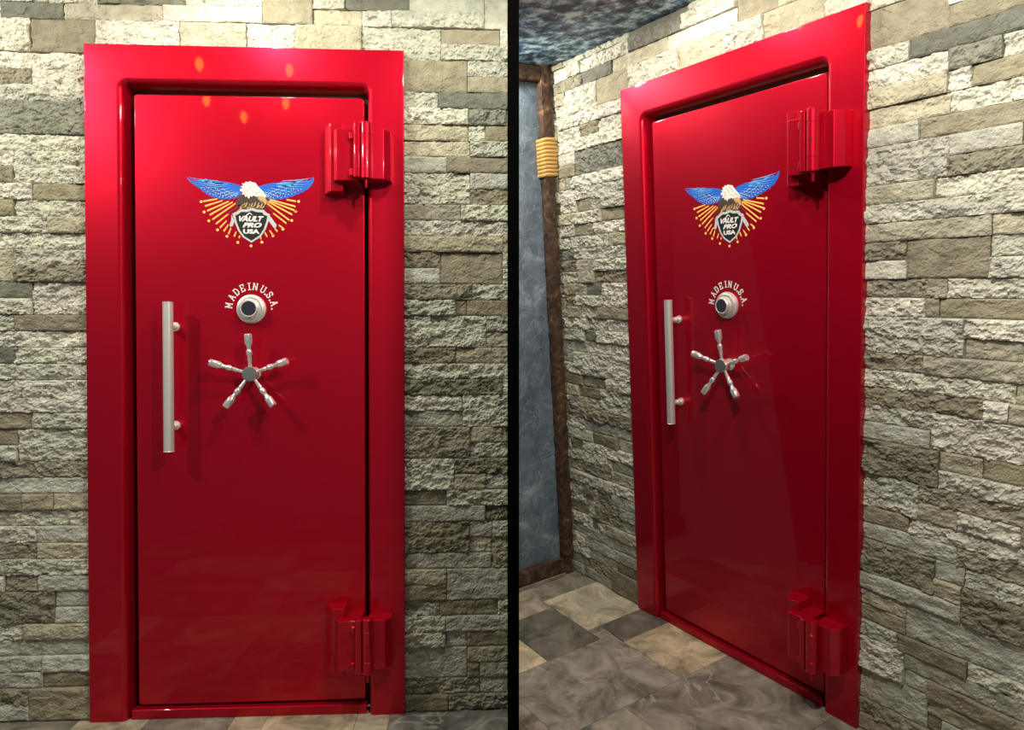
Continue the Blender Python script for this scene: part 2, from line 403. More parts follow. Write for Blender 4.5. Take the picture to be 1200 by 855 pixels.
def tiled(name, M, rects, sgn, zt, th, ymax=1.2e9, mat=TILE):
    """floor: one thin block per tile, grout gap between, colour per tile"""
    V = []; F = []; C = []
    for (x0, x1, y0, y1, c) in rects:
        g = .0008
        p = clip([(x0 + g, -y1 + g, zt), (x1 - g, -y1 + g, zt), (x1 - g, -y0 - g, zt), (x0 + g, -y0 - g, zt)], M, sgn, .004)
        if len(p) < 3: continue
        o = len(V); n = len(p)
        V += p + [(a, b, zt - th) for a, b, _ in p]
        F += [tuple(range(o, o + n)), tuple(range(o + n, o + 2 * n))[::-1]] + [(o + i, o + n + i, o + n + (i + 1) % n, o + (i + 1) % n) for i in range(n)]
        C += [c] * (2 * n)
    me = bpy.data.meshes.new(name); me.from_pydata(V, [], F); me.update()
    ca = me.color_attributes.new('Col', 'FLOAT_COLOR', 'POINT')
    ca.data.foreach_set('color', np.array([(c[0], c[1], c[2], 1) for c in C], np.float32).ravel())
    me.materials.append(mat)
    o = bpy.data.objects.new(name, me); COL.objects.link(o); o.matrix_world = M
    return tag(o, kind='structure')

BEI = (.33, .275, .18); BEI2 = (.29, .25, .175); DRK = (.105, .098, .078); MID = (.165, .147, .115); BRN = (.145, .128, .10); GRY = (.145, .135, .12)
def jit(c, r): k = r.uniform(.88, 1.12); return tuple(v * k * r.uniform(.98, 1.02) for v in c)
rg = random.Random(5)
# right bay: tiles as laid in front of the door (x0, x1, distance from wall y0..y1)
tiles = [(-1.03, -.84, -.05, .30, MID), (-.84, -.505, -.05, .30, BEI2), (-.505, -.345, -.05, .235, DRK), (-.345, -.02, -.05, .24, BEI),
         (-1.03, -.765, .30, .57, BEI2), (-.765, -.42, .30, .57, DRK), (-.505, -.42, .235, .30, MID),
         (-.42, -.02, .24, .80, MID), (-.02, .44, -.05, .52, BRN), (.44, .60, -.05, .25, MID), (.60, .93, -.05, .25, BEI2), (.93, 1.55, -.05, .25, BRN),
         (.44, .78, .25, .52, GRY), (.78, 1.55, .25, .52, BEI2), (-1.03, -.68, .57, .86, MID), (-.68, -.42, .57, .86, BEI), (-.42, -.02, .80, .86, BRN)]
y = .52
for i in range(9):
    x = -.02
    k = 0
    while x < 2.2:
        w = rg.choice((.16, .33, .46)); x1 = min(2.2, x + w)
        tiles.append((x, x1, y, y + .33, jit(rg.choice((BEI2, MID, BRN, GRY, DRK)), rg))); x = x1
    y += .33
y = .86
for i in range(8):
    x = -1.03
    while x < -.02:
        x1 = min(-.02, x + rg.choice((.16, .33, .34))); tiles.append((x, x1, y, y + .33, jit(rg.choice((BEI2, MID, BRN, GRY)), rg))); x = x1
    y += .33
fr = tiled('floor_right', M_R, [(a, b, c, d, jit(col, rg)) for a, b, c, d, col in tiles], 1, 0.0, .04)
tag(fr, label='marbled beige and grey stone tile floor beside the angled red door', cat='floor')
tl = []
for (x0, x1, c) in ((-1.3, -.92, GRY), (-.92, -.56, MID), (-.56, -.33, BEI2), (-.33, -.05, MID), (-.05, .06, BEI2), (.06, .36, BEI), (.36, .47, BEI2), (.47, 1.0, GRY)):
    tl.append((x0, x1, -.06, .22, tuple(v * .72 for v in c)))  # row along the wall darkened in colour to offset strong light at the floor
y = .22
for i in range(8):
    x = -1.3
    while x < 1.1:
        x1 = min(1.1, x + rg.choice((.16, .33, .46)))
        tl.append((x, x1, y, y + .33, jit(rg.choice((BEI2, MID, BRN, GRY, DRK)), rg))); x = x1
    y += .33
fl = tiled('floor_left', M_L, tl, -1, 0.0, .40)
tag(fl, label='narrow strip of stone tile floor below the straight-on red door', cat='floor')

def slab(name, M, poly, z, th, mat, sgn, label, cat):
    p = clip([(x, yy, z) for x, yy in poly], M, sgn, .004)
    mb = MB(); n = len(p)
    mb.add(p + [(a, b, z + th) for a, b, _ in p], [tuple(range(n)), tuple(range(n, 2 * n))[::-1]] + [(i, n + i, n + (i + 1) % n, (i + 1) % n) for i in range(n)])
    o = mb.build(name, mat); o.matrix_world = M
    return tag(o, label=label, cat=cat, kind='structure')
slab('ceiling_right', M_R, [(-1.045, -1.9), (1.55, -1.9), (1.55, .17), (-1.045, .17)], 2.455, .06, CEIL, 1, 'dark ceiling sponged with pale blue above the angled red door', 'ceiling')
slab('ceiling_left', M_L, [(-1.25, -2.2), (1.0, -2.2), (1.0, .17), (-1.25, .17)], 2.50, .06, CEIL, -1, 'dark sponged ceiling above the straight-on red door', 'ceiling')

# blue side wall of the right bay
mb = MB(); mb.box((-1.11, -.75, 0), (-1.045, .058, 2.455)); o = mb.build('wall_side', BLUEWALL); o.matrix_world = M_R
tag(o, label='slate-blue marbled plaster side wall framed in rough timber', cat='wall', kind='structure')

# black strip dividing two views of one door, built as a standing panel
def camp(x, d, z):
    p = CAM_LOC + CAM_R * x + Vector((CAM_F.x, CAM_F.y, 0)) * d
    return (p.x, p.y, z)
mb = MB()
DF, DB = 1.60, 2.50
xa, xb = -5.2 / 820 * DF, 8.3 / 820 * DF
mb.hexa([camp(xa, DF, .0), camp(xb, DF, .0), camp(xb, DB, .0), camp(xa, DB, .0), camp(xa, DF, 2.5), camp(xb, DF, 2.5), camp(xb, DB, 2.5), camp(xa, DB, 2.5)])
o = mb.build('divider_strip', BLACK)
tag(o, label='narrow black strip dividing the two views of the red door, built as a standing panel', cat='wall', kind='structure')

# ------------------------------------------------------------------ timber frame of the blue wall
def rough_beam(mb, a, b, seed, seg=.022, amp=.0085):
    """beam between corners a and b, long axis = longest, faces chipped"""
    a = np.array(a, float); b = np.array(b, float); L = int(np.argmax(b - a)); oth = [i for i in range(3) if i != L]
    n = max(2, int((b[L] - a[L]) / seg)); m = 3
    ring = []
    for i in range(m): ring.append((i / m, 0))
    for i in range(m): ring.append((1, i / m))
    for i in range(m): ring.append((1 - i / m, 1))
    for i in range(m): ring.append((0, 1 - i / m))
    vs = []; r = random.Random(seed); k = len(ring)
    for j in range(n + 1):
        for (s, t) in ring:
            p = np.zeros(3); p[L] = a[L] + (b[L] - a[L]) * j / n
            p[oth[0]] = a[oth[0]] + (b[oth[0]] - a[oth[0]]) * s; p[oth[1]] = a[oth[1]] + (b[oth[1]] - a[oth[1]]) * t
            cor = s in (0, 1) and t in (0, 1)
            for q, w in ((oth[0], s), (oth[1], t)):
                p[q] += (.5 - w) * amp * r.uniform(0, 1.6 if cor else .5)
            vs.append(tuple(p))
    fs = [(j * k + i, j * k + (i + 1) % k, (j + 1) * k + (i + 1) % k, (j + 1) * k + i) for j in range(n) for i in range(k)]
    fs += [tuple(range(k))[::-1], tuple(range(n * k, n * k + k))]
    mb.add(vs, fs)
tf = tag(empty('timber_frame', M_R, (-1.045, 0, 0)), 'rough brown timber frame bordering the slate-blue side wall', 'timber frame')
def tb(name, a, b, seed):
    mb = MB(); rough_beam(mb, a, b, seed); return mb.build(name, WOOD, tf)
tb('post', (.001, -.052, .088), (.052, .008, 2.452), 1)
tb('top_beam', (.001, -.74, 2.385), (.050, -.053, 2.452), 2)
tb('bottom_beam', (.001, -.74, .002), (.048, -.053, .086), 3)
tb('bottom_beam', (.001, -.052, .002), (.050, -.001, .086), 4).name = 'corner_block'
mb = MB(); mb.box((-.99, -.74, .001), (-.982, -.06, .018)); o = mb.build('trim_1', PALETRIM, bevel=.001); o.matrix_world = M_R
tag(o, label='thin pale strip along the foot of the blue wall timber', cat='trim', kind='structure')
# rope binding
def rope_ring(mb, cx, cy, hx, hy, z, r):
    n = 28; m = 8; vs = []
    for i in range(n):
        t = 2 * PI * i / n; ct, st = math.cos(t), math.sin(t); e = .35
        x = cx + hx * math.copysign(abs(ct) ** e, ct); yv = cy + hy * math.copysign(abs(st) ** e, st)
        dx, dy = x - cx, yv - cy; l = math.hypot(dx, dy); dx /= l; dy /= l
        rr = r * (1 + .10 * math.sin(i * 2.4))
        for j in range(m):
            a = 2 * PI * j / m; vs.append((x + dx * rr * math.cos(a), yv + dy * rr * math.cos(a), z + .003 * math.sin(t) + rr * math.sin(a)))
    mb.add(vs, [(i * m + j, ((i + 1) % n) * m + j, ((i + 1) % n) * m + (j + 1) % m, i * m + (j + 1) % m) for i in range(n) for j in range(m)], True)
rp = sub('rope_binding', tf, (.0265, -.022, 1.968)); rp['label'] = 'golden rope wound in ten tight turns'
for i in range(10):
    mb = MB(); rope_ring(mb, 0, 0, .030, .034, i * .0175, .0088); mb.build('rope_turn', ROPE, rp)

# ------------------------------------------------------------------ vault door
def frame_mesh():
    mb = MB(); W, H = .52, 2.2366; ow, oh = .390, 2.104; r0 = .012; nc = 8
    def ring(off, depth, outer=False):
        pts = []
        r = r0 + off
        cL = (-ow + r0, oh - r0); cR = (ow - r0, oh - r0)
        if not outer:
            pts.append((-ow - off, depth, 0.0))
            for k in range(nc + 1):
                a = PI - PI / 2 * k / nc; pts.append((cL[0] + r * math.cos(a), depth, cL[1] + r * math.sin(a)))
            for k in range(nc + 1):
                a = PI / 2 - PI / 2 * k / nc; pts.append((cR[0] + r * math.cos(a), depth, cR[1] + r * math.sin(a)))
            pts.append((ow + off, depth, 0.0))
        else:
            w, h = W - off, H - off
            pts.append((-w, depth, 0.0))
            for k in range(nc + 1):
                t = k / nc
                pts.append((-w, depth, cL[1] + (h - cL[1]) * t * 2) if t <= .5 else (-w + (cL[0] + w) * (t - .5) * 2, depth, h))
            for k in range(nc + 1):
                t = k / nc
                pts.append((cR[0] + (w - cR[0]) * t * 2, depth, h) if t <= .5 else (w, depth, h + (cR[1] - h) * (t - .5) * 2))
            pts.append((w, depth, 0.0))
        return pts
    rings = [ring(0, .075, True), ring(0, .004, True), ring(.0012, .0012, True), ring(.004, 0, True)]
    R, r1, ph = .027, .018, math.radians(72)
    for a in range(0, 7):
        t = ph * a / 6; rings.append(ring(R - r1 * math.sin(t), r1 - r1 * math.cos(t)))
    rings += [ring(.004, .040), ring(.004, .075)]
    n = len(rings[0]); vs = [p for r in rings for p in r]
    fs = [(i * n + j, i * n + j + 1, (i + 1) * n + j + 1, (i + 1) * n + j) for i in range(len(rings) - 1) for j in range(n - 1)]
    mb.add(vs, fs, True)
    m = len(rings)
    mb.add([rings[i][0] for i in range(m)], [tuple(range(m))]); mb.add([rings[i][-1] for i in range(m)], [tuple(range(m))])
    return mb

def panel_mesh():
    mb = MB(); x0, x1, z0, z1, r, n = -.374, .383, .040, 2.085, .012, 6
    def loop(ins, y):
        p = []
        for (cx, cz, a0) in ((x1 - r, z1 - r, 0), (x0 + r, z1 - r, 90), (x0 + r, z0 + r, 180), (x1 - r, z0 + r, 270)):
            for k in range(n + 1):
                a = math.radians(a0 + 90 * k / n); p.append((cx + (r - ins) * math.cos(a), y, cz + (r - ins) * math.sin(a)))
        return p
    L = [loop(0, .070), loop(0, .034), loop(.0012, .0312), loop(.004, .030)]
    k = len(L[0]); vs = [p for l in L for p in l]
    fs = [(i * k + j, i * k + (j + 1) % k, (i + 1) * k + (j + 1) % k, (i + 1) * k + j) for i in range(3) for j in range(k)]
    fs += [tuple(range(3 * k, 4 * k)), tuple(range(k))]
    mb.add(vs, fs, True)
    return mb

# ---- emblem drawn in its own artwork units
EU = .1520 / 359.0
YS = .0298                    # face of the door panel
def ez(x, y): return ((x - 593) * EU, (340 - y) * EU)
class Art:
    def __init__(s): s.mb = MB()
    def poly(s, pts, layer, raw=False):
        p = [ez(*q) for q in pts] if not raw else pts
        y0 = -.00025 * layer; n = len(p)
        import mathutils.geometry as G
        tri = G.tessellate_polygon([[Vector((a, b, 0)) for a, b in p]])
        s.mb.add([(a, y0, b) for a, b in p] + [(a, 0.0004, b) for a, b in p], [tuple(t) for t in tri] + [(i, (i + 1) % n, n + (i + 1) % n, n + i) for i in range(n)])
    def stroke(s, a, b, w0, w1, layer):
        dx, dy = b[0] - a[0], b[1] - a[1]; l = math.hypot(dx, dy) or 1; nx, ny = -dy / l, dx / l
        s.poly([(a[0] + nx * w0, a[1] + ny * w0), (b[0] + nx * w1, b[1] + ny * w1), (b[0] - nx * w1, b[1] - ny * w1), (a[0] - nx * w0, a[1] - ny * w0)], layer)
    def dot(s, c, r, layer, n=8):
        s.poly([(c[0] + r * math.cos(2 * PI * k / n), c[1] + r * math.sin(2 * PI * k / n)) for k in range(n)], layer)
    def feather(s, pts, w, layer):       # tapering curved blade through pts
        up_, dn = [], []
        n = len(pts)
        for i, p in enumerate(pts):
            a = pts[max(0, i - 1)]; b = pts[min(n - 1, i + 1)]; dx, dy = b[0] - a[0], b[1] - a[1]; l = math.hypot(dx, dy) or 1
            k = w * math.sin(PI * (.12 + .88 * (1 - i / (n - 1)))) if i else w * .6
            if i == n - 1: k = .4
            up_.append((p[0] - dy / l * k, p[1] + dx / l * k)); dn.append((p[0] + dy / l * k, p[1] - dx / l * k))
        s.poly(up_ + dn[::-1], layer)
    def out(s, name, mat, parent):
        return s.mb.build(name, mat, parent)

def text_art(txt, x0, x1, y0, y1, shear=0.0, bold=.03):
    cu = bpy.data.curves.new('lettering', 'FONT'); cu.body = txt; cu.shear = shear; cu.offset = bold; cu.resolution_u = 3
    ob = bpy.data.objects.new('lettering_tmp', cu); COL.objects.link(ob)
    dg = bpy.context.evaluated_depsgraph_get(); dg.update()
    me = ob.evaluated_get(dg).to_mesh()
    vs = [v.co.copy() for v in me.vertices]; fs = [tuple(p.vertices) for p in me.polygons]
    ob.evaluated_get(dg).to_mesh_clear(); bpy.data.objects.remove(ob); bpy.data.curves.remove(cu)
    xa = min(v.x for v in vs); xb_ = max(v.x for v in vs); ya = min(v.y for v in vs); yb = max(v.y for v in vs)
    res = []
    for v in vs:
        x = x0 + (v.x - xa) / (xb_ - xa) * (x1 - x0); yy = y1 - (v.y - ya) / (yb - ya) * (y1 - y0)
        a, b = ez(x, yy); res.append((a, -.0014, b))
    return res, fs

def wing(parent, mir):
    if not mir:
        outl = [(93, 93), (112, 108), (150, 122), (176, 128), (166, 112), (158, 97), (185, 116), (218, 127), (252, 131), (243, 117), (236, 101), (275, 115), (330, 122), (380, 127),
                (430, 134), (480, 146), (522, 160), (517, 205), (512, 240), (480, 252), (462, 262), (440, 258), (425, 268), (402, 262), (385, 270), (360, 262), (340, 264), (320, 250), (298, 253),
                (280, 240), (262, 240), (262, 228), (240, 228), (242, 215), (215, 205), (205, 188), (180, 180), (170, 163), (145, 155), (130, 138), (108, 120)]
        root = (505, 185)
        tips = [(100, 97), (120, 116), (145, 138), (165, 155), (190, 175), (215, 192), (240, 207), (262, 222), (285, 235), (310, 243), (335, 250), (365, 255), (395, 258), (430, 255), (465, 250)]
        top = [(160, 100), (237, 104)]
    else:
        outl = [(640, 165), (700, 146), (760, 132), (830, 131), (900, 140), (950, 128), (978, 116), (996, 122), (1004, 124), (1022, 108), (1035, 90), (1036, 106), (1030, 120), (1055, 108), (1072, 92), (1082, 76), (1086, 100),
                (1078, 125), (1066, 146), (1050, 162), (1036, 180), (1010, 190), (1000, 204), (975, 207), (960, 220), (935, 224), (920, 238), (895, 238), (875, 252), (850, 252), (830, 264), (805, 257), (780, 267), (750, 258), (722, 265),
                (705, 240), (685, 205)]
        root = (660, 180)
        tips = [(1078, 90), (1068, 115), (1050, 140), (1030, 160), (1005, 178), (980, 193), (955, 205), (928, 216), (900, 228), (870, 240), (840, 248), (808, 252), (775, 256), (745, 255), (720, 250)]
        top = [(1032, 96), (985, 120)]
    w = sub('wing', parent)
    a = Art(); a.poly(outl, 1); base = a.out('wing_feathers', BLUE, w)
    lt, nv, dt = Art(), Art(), Art()
    N = len(tips)
    for i, t in enumerate(tips):
        f = i / (N - 1)
        st = (root[0] + (t[0] - root[0]) * (.42 - .30 * f), root[1] + (t[1] - root[1]) * .42 - 26 * (1 - f))
        mid = ((st[0] + t[0]) / 2, (st[1] + t[1]) / 2 + 5 - 3 * f)
        if i % 2 == 0 or i < 5: lt.feather([st, mid, (t[0] + (root[0] - t[0]) * .02, t[1])], 3.6, 3)
        nv.feather([(st[0], st[1] + 7), (mid[0], mid[1] + 8), (t[0] + (root[0] - t[0]) * .03, t[1] + 6)], 2.1, 2)
        if i >= 4:
            for q in range(4):
                g = .94 - q * .17
                dt.dot((root[0] + (t[0] - root[0]) * g, root[1] + (t[1] - root[1]) * g + 3 * math.sin(i * 2.1)), 3.6, 4, 6)
    for (tx, ty) in top:
        lt.feather([(root[0] + (tx - root[0]) * .35, ty + 42), (root[0] + (tx - root[0]) * .7, ty + 34), (tx, ty + 3)], 4.5, 3)
    lt.out('light_feathers', BLUEL, w); nv.out('dark_feathers', NAVY, w); dt.out('white_spots', WHITEP, w)
    return w

def emblem(parent, loc):
    e = sub('eagle_emblem', parent, loc)
    g = Art(); og = Art()
    rays = [(220, 283, 330, 262), (235, 320, 370, 275), (250, 358, 420, 280), (270, 390, 450, 285), (290, 425, 480, 290), (318, 460, 420, 375), (348, 490, 400, 435), (378, 518, 415, 465),
            (415, 538, 435, 490), (458, 558, 475, 520), (497, 570, 503, 550), (942, 274, 870, 262), (938, 316, 740, 262), (945, 352, 735, 272), (912, 380, 722, 278), (890, 425, 712, 290),
            (866, 450, 765, 370), (842, 490, 808, 464), (796, 516, 775, 490), (765, 550, 735, 507), (715, 556, 697, 522), (667, 578, 665, 560)]
    for (a, b, c, d) in rays:
        g.stroke((a, b), (c, d), 5.2, 3.2, 2); og.stroke((a + 3, b + 7), (c, d + 6), 2.5, 3.5, 1)
    for p in ((205, 287), (227, 368), (264, 437), (330, 508), (403, 558), (487, 605), (590, 632), (675, 602), (762, 550), (840, 497), (909, 428), (940, 354), (964, 276)):
        g.dot(p, 11, 2, 10)
    s1 = sub('sunburst', e)
    s1 = g.out('sunburst', GOLD, e); s2 = og.out('sunburst_shading', ORANGE, e)
    a = Art(); a.poly([(500, 235), (715, 235), (725, 265), (700, 340), (668, 346), (520, 346), (470, 300)], 3)
    a.stroke((505, 310), (405, 385), 7, 2, 3); a.stroke((700, 305), (770, 370), 6, 2, 3); a.out('body_plumage', BROWNF, e)
    wing(e, False); wing(e, True)
    a = Art()
    for (x, yy) in ((545, 292), (562, 288), (585, 300), (605, 292), (630, 285), (655, 288), (680, 295), (530, 305), (515, 318)):
        a.feather([(x, yy), (x - 9, yy + 25), (x - 24, yy + 46)], 5, 5)
    for (x, yy) in ((520, 330), (560, 335), (640, 332), (675, 335)): a.stroke((x, yy), (x + 22, yy - 22), 4, 3, 5)
    a.out('talons', TANF, e)
    # shield
    sh = [(600, 330), (640, 344), (692, 347), (712, 370), (740, 380), (730, 430), (706, 500), (666, 560), (595, 607), (530, 567), (490, 512), (462, 440), (448, 378), (478, 364), (502, 343), (556, 345)]
    a = Art(); a.poly(sh, 4); a.poly([(440, 385), (462, 440), (448, 478), (428, 482), (424, 470), (438, 430)], 3); a.poly([(712, 372), (740, 395), (790, 462), (786, 486), (768, 488), (728, 430)], 3)
    shd = a.out('shield', SHGREY, e)
    a = Art(); a.poly([(594 + (x - 594) * .855, 466 + (yy - 462) * .86) for x, yy in sh], 5); a.out('shield_face', SHBLACK, shd)
    mb = MB()
    for args in (('VAULT', 498, 692, 396, 440, .35), ('PRO', 524, 676, 448, 488, .35), ('USA', 530, 658, 500, 537, .0)):
        v, f = text_art(*args, bold=.055); mb.add(v, f)
    # peak over the A
    for st in (((540, 405), (580, 372), 3, 5), ((580, 372), (604, 388), 5, 1)):
        q = Art(); q.stroke(st[0], st[1], st[2], st[3], 6); mb.add(q.mb.v, q.mb.f)
    mb.build('lettering', WHITEP, shd)
    # head
    a = Art()
    a.poly([(508, 182), (530, 180), (512, 162), (533, 160), (522, 140), (545, 140), (552, 126), (575, 130), (580, 121), (605, 130), (628, 134), (645, 158), (668, 182), (692, 206), (710, 240), (700, 262), (672, 262), (655, 240),
            (632, 244), (612, 232), (600, 246), (588, 236), (576, 262), (562, 240), (546, 246), (542, 226), (520, 226), (530, 206), (508, 202)], 7)
    hd = a.out('eagle_head', HEADW, e)
    a = Art(); a.poly([(650, 246), (676, 236), (700, 246), (716, 272), (716, 292), (700, 312), (696, 290), (680, 276), (660, 268)], 8)
    a.feather([(640, 240), (655, 262), (690, 300)], 5, 8); a.out('beak', TANF, hd)
    a = Art()
    for p in (((560, 150), (590, 175), (600, 215)), ((535, 175), (560, 190), (570, 230)), ((590, 140), (622, 165), (640, 205)), ((610, 205), (635, 215), (655, 236)), ((655, 200), (680, 215), (700, 240)), ((540, 200), (550, 212), (556, 236))):
        a.feather(p, 2.2, 8)
    a.dot((655, 212), 4, 8); a.out('feather_lines', GREYF, hd)
    return e

# ---- slab-serif arc lettering
GLY = {
    'M': ([((0.12, 0), (.12, 1)), ((.12, 1), (.5, .3)), ((.5, .3), (.88, 1)), ((.88, 1), (.88, 0))], [(-.02, .27, 0), (.73, 1.02, 0), (-.02, .2, 1), (.8, 1.02, 1)]),
    'A': ([((.12, 0), (.5, 1)), ((.5, 1), (.88, 0)), ((.28, .36), (.72, .36))], [(-.02, .27, 0), (.73, 1.02, 0), (.35, .62, 1)]),
    'D': ([((.16, 0), (.16, 1)), ((.16, 1), (.6, 1)), ((.6, 1), (.86, .72)), ((.86, .72), (.86, .28)), ((.86, .28), (.6, 0)), ((.6, 0), (.16, 0))], [(0, .3, 0), (0, .3, 1)]),
    'E': ([((.16, 0), (.16, 1)), ((.16, 1), (.85, 1)), ((.16, .5), (.65, .5)), ((.16, 0), (.85, 0)), ((.83, 0), (.83, .26)), ((.83, 1), (.83, .74))], [(0, .3, 0), (0, .3, 1)]),
    'I': ([((.5, 0), (.5, 1))], [(.22, .78, 0), (.22, .78, 1)]),
    'N': ([((.14, 0), (.14, 1)), ((.14, 1), (.86, 0)), ((.86, 0), (.86, 1))], [(-.02, .3, 0), (-.02, .24, 1), (.7, 1.02, 1)]),
    'U': ([((.14, 1), (.14, .25)), ((.14, .25), (.34, 0)), ((.34, 0), (.66, 0)), ((.66, 0), (.86, .25)), ((.86, .25), (.86, 1))], [(-.02, .3, 1), (.7, 1.02, 1)]),
    'S': ([((.84, .74), (.84, .95)), ((.84, .86), (.6, 1)), ((.6, 1), (.35, 1)), ((.35, 1), (.16, .82)), ((.16, .82), (.22, .6)), ((.22, .6), (.78, .4)), ((.78, .4), (.84, .2)), ((.84, .2), (.65, 0)), ((.65, 0), (.36, 0)),
            ((.36, 0), (.16, .14)), ((.16, .05), (.16, .28))], []),
    '.': ([((.42, .04), (.58, .04))], []),
}
def arc_text(parent, loc):
    mb = MB(); h, w, r = .0220, .0160, .0655
    for (ch, ang) in (('M', 171), ('A', 149), ('D', 131), ('E', 113), ('I', 96), ('N', 81), ('U', 60), ('.', 49), ('S', 39), ('.', 27), ('A', 15), ('.', 1)):
        a = math.radians(ang); er = (math.cos(a), math.sin(a)); et = (math.sin(a), -math.cos(a))
        st, se = GLY[ch]
        allst = [(p, q, .105) for p, q in st] + [((x0, yy), (x1, yy), .07) for (x0, x1, yy) in se]
        for li, (p, q, t) in enumerate(allst):
            def P(s, k): return (er[0] * (r + k * h) + et[0] * (s - .5) * w, er[1] * (r + k * h) + et[1] * (s - .5) * w)
            A, B = P(*p), P(*q); dx, dz = B[0] - A[0], B[1] - A[1]; l = math.hypot(dx, dz) or 1; T = t * w
            ux, uz = dx / l * T * .6, dz / l * T * .6; nx, nz = -dz / l * T, dx / l * T
            if ch == '.': nx *= 1.6; nz *= 1.6
            y0 = -.0003 - .00004 * li
            c = [(A[0] - ux + nx, A[1] - uz + nz), (B[0] + ux + nx, B[1] + uz + nz), (B[0] + ux - nx, B[1] + uz - nz), (A[0] - ux - nx, A[1] - uz - nz)]
            mb.add([(x, y0, z) for x, z in c] + [(x, .0003, z) for x, z in c], [(0, 1, 2, 3), (0, 4, 5, 1), (1, 5, 6, 2), (2, 6, 7, 3), (3, 7, 4, 0)])
    o = mb.build('arc_lettering', WHITEP, parent); o.location = loc
    return o

def handle(parent, loc):     # bar centre line stands off the panel
    h = sub('pull_handle', parent, loc); D = .058; L = .245
    mb = MB(); mb.lathe([(-L, .0175), (-L + .0012, .0162), (L - .0012, .0162), (L, .0175)], (0, -D, 0), (0, 0, 1), 36); mb.build('bar', STEEL, h)
    for z in (.165, -.165):
        mb = MB(); mb.lathe([(0, .0150), (.006, .0150), (.007, .0085), (.020, .0085), (.0205, .0115), (.0235, .0115), (.024, .0085), (D - .008, .0085)], (0, 0, z), (0, -1, 0), 28)
        mb.build('standoff', STEEL, h)
    return h

def dial(parent, loc):
    d = sub('combination_dial', parent, loc)
    mb = MB(); mb.lathe([(0, .0485), (.006, .0490), (.009, .0475), (.010, .0440), (.0125, .0425), (.0165, .0425), (.018, .0400), (.018, .0350), (.0155, .034), (.0155, .030)], (0, 0, 0), (0, -1, 0), 56)
    mb.build('dial_ring', STEEL, d)
    mb = MB(); mb.lathe([(.008, .0335), (.019, .0335), (.021, .0325), (.0215, .0305), (.025, .0295), (.034, .0288), (.0355, .0272), (.0355, .0245), (.0335, .0235)], (0, 0, 0), (0, -1, 0), 56); kb = mb.build('dial_knob', STEEL, d)
    mb = MB(); mb.lathe([(.0320, .0238), (.0344, .0234), (.0348, .012), (.0349, .002)], (0, 0, 0), (0, -1, 0), 40); mb.build('dial_face', DARKGLASS, d)
    # index marks round the ring
    mb = MB()
    for k in range(60):
        a = 2 * PI * k / 60; c, s = math.cos(a), math.sin(a); r0, r1, t = .0358, .0395 if k % 5 else .0405, .0005
        mb.add([(c * r0 - s * t, -.0183, s * r0 + c * t), (c * r1 - s * t, -.0183, s * r1 + c * t), (c * r1 + s * t, -.0183, s * r1 - c * t), (c * r0 + s * t, -.0183, s * r0 - c * t)], [(0, 1, 2, 3)])
    mb.build('index_marks', SHBLACK, d)
    return d

def wheel(parent, loc):
    w = sub('spoked_wheel', parent, loc); D = .050
    mb = MB(); mb.lathe([(0, .022), (.004, .022), (.006, .014), (.022, .013), (.028, .020), (.032, .0245), (.050, .0255), (.054, .0240)], (0, 0, 0), (0, -1, 0), 48); hb = mb.build('hub', CHROME, w)
    mb = MB(); mb.lathe([(.0535, .0242), (.0552, .0236), (.0555, .018), (.0555, .001)], (0, 0, 0), (0, -1, 0), 48); mb.build('hub_face', HUBFACE, hb)
    for k in range(5):
        a = math.radians(91 + 72 * k)
        ax = (math.cos(a), -.15, math.sin(a))
        mb = MB()
        mb.lathe([(.018, .0055), (.045, .0058), (.052, .0075), (.060, .0060), (.064, .0090), (.071, .0098), (.078, .0088), (.082, .0060), (.088, .0068), (.096, .0092), (.100, .0115), (.104, .0125), (.131, .0125), (.1335, .0112)],
                 (0, -.041, 0), ax, 28)
        mb.build('spoke', CHROME, w)
    return w

